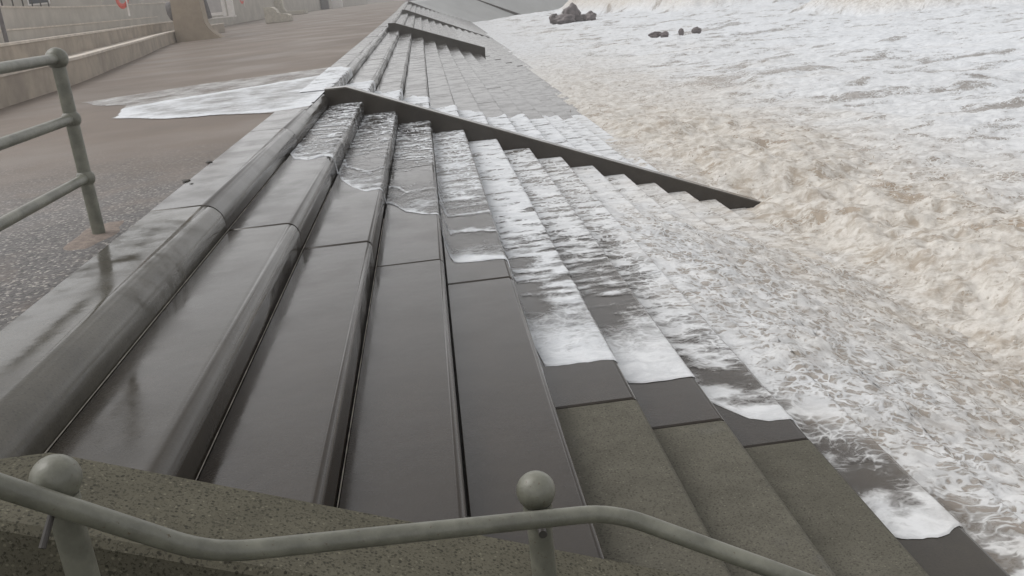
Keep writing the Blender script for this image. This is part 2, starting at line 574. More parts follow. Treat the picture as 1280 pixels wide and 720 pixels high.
Y_A = 44.0
def joints2(k):
    a = 14.90
    L = (Y_A - a) / 6
    J = [a + i * L for i in range(7)]
    if k >= 5: J = [a] + [a + (i + .5) * L for i in range(6)] + [Y_A]
    if k in (6, 7): J = [a] + [a + (i + .3) * L for i in range(6)] + [Y_A]
    return J
bay(14.90, Y_A, joints2, 'pale grey bay of steps just beyond the long dark diagonal wall', NSTEP)
def joints3(k): return [44.34, 55, 67, 79]
bay(44.34, 79.0, joints3, 'far bay of steps between two toothed diagonal walls', NSTEP, gap=0.03)
def joints4(k): return [79.34, 92, 105, 122]
bay(79.34, 122.0, joints4, 'farthest thin bay of steps, before the headland slope', NSTEP, gap=0.03)

# sloping walls that part the bays
def sloping_wall(y0, y1, path, label, depth=1.1):
    """path: (x, z) of the top edge"""
    bm = bmesh.new()
    P = list(path)
    bot = [(P[-1][0] - 0.02, P[-1][1] - 0.45)] + [(x, z - depth) for x, z in P[::-1]]
    ring = P + bot
    c = 0.02
    ringi = [(x, z - c) for x, z in P] + bot
    rr = []
    for y, q in ((y0, ringi), (y0 + c, ring), (y1 - c, ring), (y1, ringi)):
        rr.append([bm.verts.new((x, y, z)) for x, z in q])
    n = len(ring)
    for a, b in zip(rr[:-1], rr[1:]):
        for i in range(n):
            bm.faces.new((a[i], a[(i + 1) % n], b[(i + 1) % n], b[i]))
    bm.faces.new(rr[0][::-1]); bm.faces.new(rr[-1])
    o = link('sloping_wall', bm, MAT['wing'] if y0 < 5 else MAT['wing_wet'], None, angle=30)
    o['dry'] = 0.22
    return tag(o, label, 'wall', 'sloping walls between the step bays')
def slope_path(top_z, x_flat, x_end, z_end, x_back=-2.05):
    return [(x_back, top_z), (x_flat, top_z), (x_end, z_end)]
w0 = sloping_wall(2.17, Y_NEAR, slope_path(0.09, -1.22, 5.35, -2.47), 'olive speckled concrete wing wall behind the handrail, in front of the near steps')
w0['dry'] = 0.8
sloping_wall(Y_WALL, 14.90, slope_path(0.05, -1.28, 5.35, -2.60, -1.60), 'long dark brown diagonal wall running down through the swash to the churning sea')
sloping_wall(Y_A, 44.34, [(-1.56, .26), (-1.25, .24), (2.68, -1.25)], 'first toothed dark diagonal wall, short, beyond the bare grey steps')
sloping_wall(79.0, 79.34, [(-1.56, .42), (-1.2, .36), (5.6, -2.6)], 'second toothed dark diagonal wall in the distance')
sloping_wall(122.0, 122.34, [(-1.50, .86), (-1.2, .80), (6.0, -2.7)], 'thin farthest diagonal wall just before the headland slope')

# headland: a smooth slope that swings out to sea
bm = bmesh.new()
secs = [(122.34, 0), (126, .8), (130, 2.8), (134, 6.2), (138, 11), (143, 17), (150, 25), (165, 44)]
rows = []
for y, o_ in secs:
    zc = float(gz(y)) - .02
    rows.append([bm.verts.new(p) for p in ((-9 + o_ * .3, y, zc - .05), (-1.5 + o_, y, zc), (-1.0 + o_, y, zc - .02), (7.2 + o_, y, -3.3), (7.2 + o_, y, -5), (-9 + o_ * .3, y, -5))])
for a_, b_ in zip(rows[:-1], rows[1:]):
    for i in range(6):
        bm.faces.new((a_[i], a_[(i + 1) % 6], b_[(i + 1) % 6], b_[i]))
bm.faces.new(rows[0][::-1]); bm.faces.new(rows[-1])
o = link('headland_slope', bm, MAT['apron'], None, smooth=False)
tag(o, 'smooth pale grey sloping apron of the distant headland', 'sea wall')
bm = bmesh.new()
A = Vector((6.0, 135.0, 1.0)); B = Vector((14.6, 135.0, -2.85))
add_prism(bm, [A, B, B - Vector((0, 0, .7)), A - Vector((0, 0, .7))], [p + Vector((0, .5, 0)) for p in (A, B, B - Vector((0, 0, .7)), A - Vector((0, 0, .7)))])
o = link('sloping_wall', bm, MAT['wing'], None, smooth=False)
tag(o, 'distant diagonal wall on the headland slope, ending in white water', 'wall', 'sloping walls between the step bays')

# access stair in front of the wing wall
st = empty('access_stair', (-1.0, 0.5, 0), 'shadowed mossy flight of narrow steps below the speckled wing wall', 'stairs')
for i in range(16):
    bm = bmesh.new()
    x1 = -1.95 + 0.41 * (i + 1); z = -0.16 * i - 0.22
    add_box(bm, x1 - 0.41, x1, -2.4, 2.165, z - 0.6, z, 0.015)
    link('stair_tread', bm, MAT['moss'], st)
bm = bmesh.new()
add_box(bm, -2.05, -1.955, -2.4, 2.165, -0.9, -0.02, 0.015)
link('top_edge', bm, MAT['core'], st)

# ------------------------------------------------------------------ foam running over the steps
def step_sheet(y0, y1, ds, dy, kmax, rise_in=1):
    """points along the step outline: x, z, step index, nx, nz"""
    xs_, zs_, ks_, nx_, nz_ = [], [], [], [], []
    for k in range(rise_in, kmax + 1):
        xi = X0 + (k - 1) * T + 0.004; xo = X0 + k * T; z = -k * RI
        for x in np.arange(xi, xo - 0.02, ds):
            xs_.append(x); zs_.append(z); ks_.append(k); nx_.append(0.0); nz_.append(1.0)
        for a in (75, 45, 15):
            r = 0.03; c, s_ = math.cos(math.radians(a)), math.sin(math.radians(a))
            xs_.append(xo - r + r * c); zs_.append(z - r + r * s_); ks_.append(k); nx_.append(c); nz_.append(s_)
        for zz in np.arange(z - 0.045, z - RI + 0.004, -ds):
            xs_.append(xo); zs_.append(zz); ks_.append(k); nx_.append(1.0); nz_.append(0.0)
    return [np.array(v) for v in (xs_, zs_, ks_, nx_, nz_)]

FR = {1: [(-1.59, 10.13), (-1.46, 9.55), (-1.3, 9.42), (-1.16, 9.56), (-1.06, 9.44)],
      2: [(-1.03, 9.55), (-0.99, 9.2), (-0.84, 8.71), (-0.7, 8.45), (-0.56, 8.5)],
      3: [(-0.53, 8.74), (-0.47, 8.63), (-0.36, 8.3), (-0.22, 8.13), (-0.06, 8.07)],
      4: [(-0.055, 8.1), (-0.03, 7.5), (0.0, 7.15), (0.22, 7.08), (0.43, 7.08)],
      5: [(0.44, 6.2), (0.46, 5.6), (0.48, 5.29), (0.65, 5.26), (0.91, 5.25)],
      6: [(0.95, 5.5), (1.0, 5.3), (1.17, 5.28), (1.41, 5.29)],
      7: [(1.44, 5.42), (1.54, 5.25), (1.66, 5.02), (1.76, 4.96), (1.9, 4.93)],
      8: [(1.93, 4.25), (1.98, 3.98), (2.07, 3.88), (2.16, 3.86), (2.3, 3.89), (2.41, 3.93)],
      9: [(2.42, 3.5), (2.6, 3.3), (2.9, 3.35)]}
xs_, zs_, ks_, nx_, nz_ = step_sheet(Y_NEAR, Y_WALL, 0.024, 0.024, 15)
yv = np.linspace(0, 1, 560)
yv = yv * (0.30 + 0.70 * yv)
X, Y = np.meshgrid(xs_, yv, indexing='ij')
Z = np.repeat(zs_[:, None], len(yv), 1)
K = np.repeat(ks_[:, None], len(yv), 1)
NX = np.repeat(nx_[:, None], len(yv), 1); NZ = np.repeat(nz_[:, None], len(yv), 1)
front = np.zeros(len(xs_))
for i, (x, k) in enumerate(zip(xs_, ks_)):
    if k in FR:
        f = FR[int(k)]
        front[i] = np.interp(x, [p[0] for p in f], [p[1] for p in f])
        if nx_[i] > 0.99:
            nxt = FR[int(k) + 1][0][1] if int(k) + 1 in FR else 2.6
            q = np.clip((-k * RI - zs_[i]) / RI, 0, 1)
            front[i] = (1 - q) * f[-1][1] + q * nxt
    else: front[i] = 2.6
front = np.repeat((front + 0.05 * fbm(xs_, zs_, 0.22, 3, 5))[:, None], len(yv), 1)
front = np.maximum(front, Y_NEAR + .01)
Y = front + Y * (Y_WALL - 0.004 - front)
D = Y - front
keep = None
lx = fbm(X * 0.45, Y, 0.16, 5, 11)            # streaks across the treads
big = fbm(X, Y, 0.7, 4, 21)
mid = fbm(X, Y, 0.25, 4, 31)
F = np.zeros_like(X)
bead = np.exp(-np.clip(D, 0, None) / 0.028) * sstep(-.55, .15, fbm(X, Y + Z, .12, 3, 19))
glow = np.exp(-np.clip(D, 0, None) / 0.35)
# upper treads: thin film with an edge of froth, silky streaks farther up
up = 0.20 + 0.16 * sstep(1.6, .6, D) + 0.45 * glow * sstep(-.2, .5, mid + .25) + 0.34 * sstep(9.4, 11.8, Y) * (0.62 + 1.6 * lx) + 0.9 * bead
second = np.exp(-((D - 0.75 - 0.9 * (X - X0 - (K - 1) * T) + 0.25 * big) / 0.045) ** 2)
up = up + 0.30 * second * (K <= 3)
k4 = 0.26 + 0.80 * np.exp(-np.clip(D - .04, 0, None) / 0.30) * (0.75 + .8 * mid) + 0.8 * bead + 0.38 * sstep(8.6, 9.6, Y) * (0.8 + 1.3 * lx) + .45 * np.exp(-((D - 1.05 + .5 * big) / .06) ** 2) + .42 * np.exp(-((D - 1.75 + .5 * big) / .12) ** 2)
tr = (X - X0 - (K - 1) * T) / T                 # 0 at the riser, 1 at the nosing
bare = np.exp(-((D - 1.35 - 0.15 * big) / 0.42) ** 2) * sstep(0.75, 0.25, tr + 0.25 * mid)
k57 = 0.56 + 0.42 * np.exp(-np.clip(D, 0, None) / 0.55) + 0.9 * lx * sstep(.7, 1.5, D) - 0.50 * bare - 0.20 * sstep(.8, 1.6, D) * sstep(3.6, 2.4, D) + 0.3 * bead
k57 = k57 + (K == 5) * (0.24 * sstep(.7, 1.6, D) + .22 * bare * sstep(.35, .6, tr)) + (K == 6) * .06
k7 = 0.62 + 0.42 * np.exp(-np.clip(D, 0, None) / 0.28) - 0.46 * np.exp(-((D - .62) / .28) ** 2) * sstep(-.5, .3, mid + .2) + .7 * lx
k8 = 0.62 + 0.36 * np.exp(-np.clip(D, 0, None) / 0.34) - 0.45 * np.exp(-((D - .62) / .26) ** 2) + .6 * mid + .2 * sstep(1.6, 2.6, D)
k9 = 0.42 + 0.35 * np.exp(-np.clip(D - .5, 0, None) ** 2 / 0.05) * sstep(0, .4, mid + .2) + 0.38 * sstep(4.4, 5.0, Y) + .5 * mid
lowr = 0.42 + 0.30 * sstep(3.2, 5.2, Y + 2.2 * (X - 3.0)) + .34 * lx + .3 * mid
F = np.where(K <= 3, up, np.where(K == 4, k4, np.where(K <= 6, k57, np.where(K == 7, k7, np.where(K == 8, k8, np.where(K == 9, k9, lowr))))))
riser = NX > 0.6
F = np.where(riser & (K <= 4), F * 0.6 - .02, F)
F = np.where(riser & (K >= 5) & (K <= 8) & (Y < 9.5), F * 0.62, F)
# a thick flow smooths the lower steps away
wl = sstep(1.3, 2.7, X + 0.20 * (Y - 6) * (Y < 6) + .3 * big) * sstep(13.8, 9.6, Y + 1.0 * big) * sstep(3.4, 6.0, Y + 1.5 * (X - 2.6))
plane = -RI * (X - X0) / T
flow = plane - 0.16 + wl * 0.215
chop = fbm(X, Y, 0.9, 2, 41) * 0.05 + fbm(X * .8, Y, 0.30, 3, 43, .55, 2) * 0.045 + fbm(X, Y, 0.09, 2, 45) * 0.010
flow = flow + chop * (0.25 + wl)
h = 0.003 + 0.004 * np.clip(F, 0, 1) * (0.6 + mid) + 0.003 * np.exp(-((D - 0.02) / 0.02) ** 2) + np.clip(chop, 0, 1) * 0.12
h = np.clip(h, 0.0025, None) * sstep(-.004, .014, D) + .0015
Xs = X + NX * h * (wl < .25)
Zs = Z + NZ * h
kk = 0.03
mx = np.maximum(Zs, flow) + kk * np.exp(-np.abs(Zs - flow) / kk) * 0.35 * wl
Zf = np.where(wl > 0.02, mx, Zs)
solid = np.clip(wl * 3, 0, 1)
solid = np.maximum(solid, sstep(7, 10, K) * .9)
tint = np.clip(0.62 * sstep(1.5, 5.2, X) + .35 * big * sstep(1, 3, X) + 0.22, 0, 1) * sstep(0.2, 1.8, X)
# mottled froth in the thick flow
flowF = 0.60 + .12 * mid + .45 * fbm(X * .6, Y, .11, 4, 77, .65) + .10 * big
F = F + (flowF - F) * sstep(.15, .6, wl)
soft = np.clip(1 - wl * 2, 0, 1) * np.where(K <= 4, .8, .72) * sstep(13, 7.5, Y + .8 * (K > 4)) + .08
milky = sstep(.1, .7, wl) * .8 + .45 * sstep(8.5, 10.5, Y) * (K >= 3) + .2 * (K > 6)
solid = np.maximum(solid, .75 * sstep(8.5, 10.5, Y) * (K >= 4))
me = grid_mesh('sea_foam', Xs, Y, Zf, keep, {'foam': F, 'tint': tint, 'solid': solid, 'soft': np.clip(soft, 0, 1), 'milky': np.clip(milky, 0, 1)})
o = link('sea_foam', me, MAT['foam'], None, smooth=False)
tag(o, 'white swash of foam sliding over the nearest bay of steps', 'foam', kind='stuff')

# the wet edge beyond the diagonal wall
xs_, zs_, ks_, nx_, nz_ = step_sheet(14.9, 40, 0.03, 0.04, 14, 0)
yv = np.arange(14.92, 27.0, 0.04)
X, Y = np.meshgrid(xs_, yv, indexing='ij')
Z = np.repeat(zs_[:, None], len(yv), 1); K = np.repeat(ks_[:, None], len(yv), 1)
NX = np.repeat(nx_[:, None], len(yv), 1); NZ = np.repeat(nz_[:, None], len(yv), 1)
end = np.interp(K, [0, 1, 4, 6, 8, 10, 12, 14], [19.5, 18.2, 17.9, 18.8, 20.5, 23.0, 26.0, 26.9])
mid = fbm(X, Y, 0.3, 4, 55); lx = fbm(X * 0.4, Y, 0.22, 4, 57)
D = end + 0.25 * mid + 1.1 * fbm(X, Y * .3, 0.7, 3, 58) - Y
F = 0.80 + 0.35 * np.exp(-np.clip(D, 0, None) / .3) + .8 * lx
F = np.where(NX > .6, F - .35, F)
h = 0.006 + 0.012 * np.clip(F, 0, 1)
me = grid_mesh('sea_foam', X + NX * h, Y, Z + NZ * h + gz(Y), D > 0, {'foam': F, 'tint': np.clip(.15 * sstep(1.5, 4, X), 0, 1), 'solid': sstep(8, 11, K), 'soft': np.full_like(X, .5), 'milky': np.full_like(X, .5)})
o = link('sea_foam', me, MAT['foam'], None, smooth=False)
tag(o, 'white froth capping the treads right behind the dark diagonal wall', 'foam', kind='stuff')

# water spilled over the coping onto the promenade
def inside(poly, x, y):
    c = np.zeros(x.shape, bool)
    n = len(poly)
    for i in range(n):
        (xa, ya), (xb, yb) = poly[i], poly[(i + 1) % n]
        hit = ((ya > y) != (yb > y)) & (x < (xb - xa) * (y - ya) / (yb - ya + 1e-12) + xa)
        c ^= hit
    return c
def edge_dist(poly, x, y):
    d = np.full(x.shape, 1e9)
    n = len(poly)
    for i in range(n):
        a = np.array(poly[i]); b = np.array(poly[(i + 1) % n]); ab = b - a
        t = np.clip(((x - a[0]) * ab[0] + (y - a[1]) * ab[1]) / (ab @ ab), 0, 1)
        d = np.minimum(d, np.hypot(x - a[0] - t * ab[0], y - a[1] - t * ab[1]))
    return d
outer = [(-6.4, 17.95), (-5.5, 16.6), (-5.05, 16.25), (-4.69, 14.23), (-3.72, 13.27), (-2.3, 12.62), (-2.02, 12.40), (-1.6, 12.5), (-1.56, 17.8), (-1.56, 20.0), (-2.12, 20.3), (-4.47, 19.5)]
inner = [(-5.0, 15.75), (-4.66, 14.3), (-3.72, 13.33), (-2.3, 12.68), (-1.9, 12.6), (-1.6, 12.8), (-1.56, 17.5), (-1.9, 18.4), (-2.6, 17.7), (-4.0, 16.6)]
xv = np.arange(-6.6, -1.60, 0.025); yv = np.arange(12.2, 20.5, 0.04)
X, Y = np.meshgrid(xv, yv, indexing='ij')
xw = X + 0.10 * fbm(X, Y, 0.8, 3, 61); yw = Y + 0.12 * fbm(X, Y, 0.7, 3, 63)
ko = inside(outer, xw, yw)
ki = inside(inner, xw, yw); di = edge_dist(inner, xw, yw)
F = np.where(ki, 0.64 + 0.45 * np.exp(-di / .20) + .28 * fbm(X, Y * .6, .5, 4, 65), 0.52 + .3 * fbm(X, Y * .5, .5, 4, 67))
Zp = 0.001 + 0.007 * np.clip(F, 0, 1) * sstep(0, .25, edge_dist(outer, xw, yw)) + gz(Y)
me = grid_mesh('sea_foam', X, Y, Zp, ko, {'foam': F, 'tint': np.where(ki, 0, .25), 'solid': np.where(ki, .5, .30), 'soft': np.full_like(X, .97), 'milky': np.full_like(X, 1.0)})
o = link('sea_foam', me, MAT['foam'], None, smooth=False)
tag(o, 'pointed sheet of white spilled water lying across the brown promenade', 'foam', kind='stuff')

# ------------------------------------------------------------------ sea
NA, NR = 900, 1000
az = np.radians(np.linspace(-1.5, 78, NA))
rr_ = np.exp(np.linspace(math.log(4.0), math.log(420.0), NR))
RR, AZ = np.meshgrid(rr_, az, indexing='ij')
X = RR * np.sin(AZ); Y = RR * np.cos(AZ) - 0.0
by = [-5, 2, 7.7, 9, 11.5, 13.6, 17, 25, 38, 45, 55, 80]
bx = [4.9, 5.0, 5.2, 5.38, 5.43, 5.02, 4.6, 4.0, 3.9, 3.9, 3.6, 3.6]
xb = np.interp(Y, by, bx) + 0.35 * fbm(X, Y, 1.6, 4, 71)
e = X - xb
ridge = sstep(-0.35, 0.9, e) * np.exp(-np.clip(e - .9, 0, None) / 3.6)
ramp_ = np.interp(Y, [-5, 6, 12, 22, 30, 60], [.7, .9, 1.0, .75, .35, .15])
ridge = ridge * ramp_
# lumpy turbulence behind the bore
turb = np.exp(-np.clip(e - 1.6, 0, None) / 3.2) * sstep(-.6, .4, e) * ramp_
lump = fbm(X, Y, 1.7, 2, 81, .5) * 0.26 + fbm(X, Y, 0.62, 2, 83, .5) * 0.16 + fbm(X, Y, 0.20, 4, 85, .6) * 0.06
far = sstep(2.0, 7.0, e)
chop = fbm(X * .7, Y, 7.0, 2, 90) * 0.34 + fbm(X * .8, Y, 2.4, 3, 91) * 0.17 + fbm(X * 1.1, Y, 0.8, 3, 93) * 0.075 + fbm(X, Y, 0.3, 2, 95, .6, 2) * 0.022
small = fbm(X, Y, 0.5, 3, 97, .55, 2) * 0.05 + fbm(X, Y, .14, 2, 99) * 0.016
Z = -2.60 + 0.22 * ridge * (0.9 + 0.9 * fbm(X, Y, 2.2, 2, 73)) + turb * lump + far * chop + small * (1 - far * .6)
Z += 0.22 * sstep(14, 24, Y) * sstep(60, 30, Y) + 0.38 * sstep(14.65, 16.0, Y) * sstep(26, 18, Y) * sstep(9, 4, X)
Z += far * (0.25 * fbm(X * .5, Y, 14, 2, 101) * sstep(20, 60, RR))
F = 0.60 + .16 * fbm(X, Y, 0.6, 4, 111) + .22 * fbm(X * .8, Y, .16, 2, 113)
st1 = sstep(.0, .5, fbm(X * .6, Y, 1.5, 5, 115, .62)); st2 = sstep(.1, .5, fbm(X * .55, Y, 3.6, 6, 116, .62)); st3 = sstep(.1, .5, fbm(X * .6, Y, .55, 3, 118, .6))  # darker streaks where foam thins, painting in the shade of the waves
mixed = sstep(16, 6, e + 4 * fbm(X, Y, 5, 3, 127))
F = F + far * (0.32 - .62 * st1 - .72 * st2 - .36 * st3 - .14 * mixed)
F = F + turb * (0.18 - .95 * sstep(.12, .6, fbm(X, Y, .85, 4, 119, .6)))
tintn = sstep(7.5, 1.6, e + 1.5 * fbm(X, Y, 2.5, 3, 121) - 2.2 * sstep(14, 6, Y)) * np.interp(Y, [0, 10, 20, 34, 60], [.85, .95, .95, .7, .12])
T_ = np.clip(tintn + (.18 * sstep(.1, .6, fbm(X, Y, 3, 3, 123)) + .16 * mixed) * far, 0, 1)
T_ = np.where(e < 0, np.clip(.55 + .35 * sstep(-.9, 0, e) + .3 * fbm(X, Y, 1, 3, 125), 0, 1) * sstep(60, 20, Y), T_)
# breaking waves out to sea
def wave(pl, hgt, w_front, w_back):
    d = np.full(X.shape, 1e9); sgn = np.zeros(X.shape); tt = np.zeros(X.shape)
    L = 0
    for a, b in zip(pl[:-1], pl[1:]):
        a = np.array(a, float); b = np.array(b, float); ab = b - a; l = np.hypot(*ab)
        t = np.clip(((X - a[0]) * ab[0] + (Y - a[1]) * ab[1]) / (l * l), 0, 1)
        dd = np.hypot(X - a[0] - t * ab[0], Y - a[1] - t * ab[1])
        s = np.sign(ab[0] * (Y - a[1]) - ab[1] * (X - a[0]))
        mk = dd < d
        d = np.where(mk, dd, d); sgn = np.where(mk, s, sgn); tt = np.where(mk, L + t * l, tt)
        L += l
    sd_ = d * sgn + .8 * fbm(X, Y, 3.0, 3, 131)
    fade = sstep(0, 6, tt) * sstep(0, 8, L - tt + 1e-6)
    prof = np.where(sd_ < 0, sstep(-w_front, 0, sd_), np.exp(-sd_ / w_back))
    return prof * fade * hgt, np.where((sd_ < .3) & (sd_ > -w_front * 1.1), fade, 0) * np.clip(prof * 1.6, 0, 1)
for pl, hgt, wf, wb in (([(18, 128), (23, 114), (27, 92), (33, 88), (44, 96)], 2.0, 3.2, 8), ([(27, 70), (31, 60), (37, 54), (48, 50), (70, 46)], 1.5, 2.4, 6), ([(10, 170), (30, 160), (60, 150), (110, 150)], 2.6, 5, 12)):
    hw, face = wave(pl, hgt, wf, wb)
    Z += hw * (1 + .25 * fbm(X, Y, 1.5, 4, 141))
    T_ = np.maximum(T_, face * .9)
    F = F + face * .05
me = grid_mesh('sea', X, Y, Z, X > 2.2, {'foam': F, 'tint': T_, 'solid': np.ones_like(X), 'soft': np.clip(.12 + .3 * sstep(25, 90, RR), 0, 1), 'milky': np.clip(.6 * sstep(3, 0, e) + .55, 0, 1)})
o = link('sea', me, MAT['sea'], None, smooth=False)
tag(o, 'churning sea of white and sandy foam breaking against the steps', 'sea', kind='structure')
me = grid_mesh('sea_floor', *np.meshgrid(np.array([2.0, 600]), np.array([-80, 700]), indexing='ij'), np.full((2, 2), -5.5))
o = link('seabed', me, MAT['core'], None)
tag(o, 'seabed under the water', 'seabed', kind='structure')

# flecks of froth thrown up along the breaking edge
bm = bmesh.new()
rs = random.Random(9)
for i in range(420):
    y = 7 + 20 * rs.random() ** 1.3
    x = float(np.interp(y, by, bx)) + rs.gauss(.9, .9)
    z = -2.25 + abs(rs.gauss(0, .20))
    r = rs.uniform(.006, .017)
    bmesh.ops.create_icosphere(bm, subdivisions=1, radius=r, matrix=Matrix.Translation((x, y, z)) @ Matrix.Diagonal((1, rs.uniform(.6, 1.3), rs.uniform(.7, 1.6), 1)))
o = link('sea_spray', bm, MAT['spray'])
tag(o, 'flecks of froth thrown up over the sandy breaking wave', 'spray', kind='stuff')

# ------------------------------------------------------------------ near handrail
hr = empty('handrail', (-0.916, 1.902, -0.45), 'bent grey-green tube handrail on two ball-topped posts at the bottom of the picture', 'handrail')
rail = [(-1.45, 1.56, 0.93), (-1.015, 1.771, 0.411), (-0.866, 1.852, 0.236), (-0.640, 1.950, 0.050), (-0.23, 2.165, -0.105), (0.36, 2.285, -0.195), (0.50, 2.26, -0.232), (0.83, 2.11, -0.375), (1.6, 1.9, -0.72)]
bm = bmesh.new()
add_tube(bm, smooth_path([rail[0], rail[1], rail[3], rail[5], rail[7], rail[8]], 0.10, 8), 0.0245, 20)
link('rail_tube', bm, MAT['paint'], hr)
def hpost(c, r, rb, zb):
    bm = bmesh.new()
    add_tube(bm, [(c[0], c[1], zb), (c[0], c[1], c[2] - rb * .5)], r, 20)
    p = link('post', bm, MAT['paint'], hr)
    bm = bmesh.new()
    add_ball(bm, c, rb)
    link('ball_finial', bm, MAT['paint'], p)
    bm = bmesh.new()
    add_tube(bm, [(c[0], c[1], c[2] - rb - 0.005), (c[0], c[1], c[2] - rb * .75)], r * 1.15, 20)
    link('collar', bm, MAT['paint'], p)
    return p
hpost((-0.914, 1.905, 0.315), 0.0345, 0.0535, -0.62)
p2 = hpost((0.155, 2.345, -0.130), 0.036, 0.056, -0.52)
# fixing pins through the rail
bm = bmesh.new()
add_tube(bm, [(-0.925, 1.79, 0.215), (-0.902, 1.86, 0.292)], 0.0075, 10)
link('fixing_pin', bm, MAT['iron'], hr)
bm = bmesh.new()
add_tube(bm, [(0.155, 2.33, -0.21), (0.155, 2.235, -0.205)], 0.012, 10)
link('fixing_pin', bm, MAT['iron'], hr)

# ------------------------------------------------------------------ guard railing on the promenade edge
gr = empty('guard_railing', (-2.22, 6.04, 0), 'worn grey-green guard railing with ball joints and three rails, at the promenade edge', 'railing')
for py in (6.04, 3.4, 0.8):
    bm = bmesh.new()
    add_tube(bm, [(-2.22, py, -0.02), (-2.22, py, 1.06)], 0.040, 18)
    p = link('post', bm, MAT['paint'], gr)
    for zz, rb in ((1.095, 0.066), (0.73, 0.057), (0.36, 0.057)):
        bm = bmesh.new()
        add_ball(bm, (-2.22, py, zz), rb, seg=22, rings=14)
        link('ball_joint', bm, MAT['paint'], p)
for zz in (1.095, 0.73, 0.36):
    bm = bmesh.new()
    add_tube(bm, [(-2.22, 6.04, zz), (-2.12, 4.7, zz - .005), (-2.14, 3.4, zz), (-2.22, 0.8, zz), (-2.2, -1.5, zz)] if False else [(-2.22, 6.04, zz), (-2.22, 3.4, zz), (-2.22, 0.8, zz), (-2.22, -2.0, zz)], 0.031, 16)
    link('rail_tube', bm, MAT['paint'], gr)
def lumpy_disc(c, rx_, ry_, h_, seed, name, mat, parent=None):
    bm = bmesh.new()
    n, rings = 40, 7
    vs = [[None] * n for _ in range(rings)]
    for j in range(rings):
        for i in range(n):
            a = 2 * math.pi * i / n
            f = 1 + 0.28 * float(gnoise(np.array(math.cos(a) * 1.5 + seed), np.array(math.sin(a) * 1.5)))
            q = (j / (rings - 1))
            r = q * f
            vs[j][i] = bm.verts.new((c[0] + math.cos(a) * rx_ * r, c[1] + math.sin(a) * ry_ * r, c[2] + h_ * (1 - q * q) - .006 * (j == rings - 1)))
    for j in range(rings - 1):
        for i in range(n):
            bm.faces.new((vs[j][i], vs[j][(i + 1) % n], vs[j + 1][(i + 1) % n], vs[j + 1][i]))
    bmesh.ops.remove_doubles(bm, verts=bm.verts, dist=1e-5)
    return link(name, bm, mat, parent)
lumpy_disc((-2.25, 6.04, -0.007), 0.15, 0.42, 0.010, 3, 'mortar_footing', MAT['footing'], gr)

# scraps of weed on the coping edge
for (x, y, s), lb in zip([(-2.07, 8.63, .05), (-2.06, 7.73, .06), (-1.98, 7.55, .016)], ['small dark scrap of seaweed on the coping edge, the farther one', 'dark scrap of seaweed at the joint of asphalt and coping', 'tiny dark fleck of weed lying on the wet coping']):
    bm = bmesh.new()
    for i in range(7):
        a = random.uniform(0, 6.3)
        add_ball(bm, (x + math.cos(a) * s * .7 * random.random(), y + math.sin(a) * s * random.random(), .006), s * .35, 1.3, .7, .35, 8, 6)
    tag(link('seaweed_scrap', bm, MAT['weed']), lb, 'seaweed', 'scraps of weed on the coping')

# ------------------------------------------------------------------ terraces and back of the promenade
base = [(-7.2, 4.0), (-7.5, 12.0), (-8.15, 18.9), (-8.75, 25.0), (-9.85, 31.5), (-11.1, 39.2), (-12.7, 48.0), (-13.9, 56.7), (-14.1, 63.0), (-14.0, 70.5)]
def dense(pl, step=1.2):
    out = []
    P = [Vector(p) for p in pl]
    for i in range(len(P) - 1):
        p0 = P[max(i - 1, 0)]; p1 = P[i]; p2_ = P[i + 1]; p3 = P[min(i + 2, len(P) - 1)]
        n = max(2, int((p2_ - p1).length / step))
        for k in range(n):
            t = k / n
            out.append(0.5 * ((2 * p1) + (-p0 + p2_) * t + (2 * p0 - 5 * p1 + 4 * p2_ - p3) * t * t + (-p0 + 3 * p1 - 3 * p2_ + p3) * t ** 3))
    out.append(P[-1])
    return out
def shift(pl, d):
    out = []
    for i, p in enumerate(pl):
        t = (pl[min(i + 1, len(pl) - 1)] - pl[max(i - 1, 0)]).normalized()
        out.append(p + Vector((-t.y, t.x)) * d)
    return out
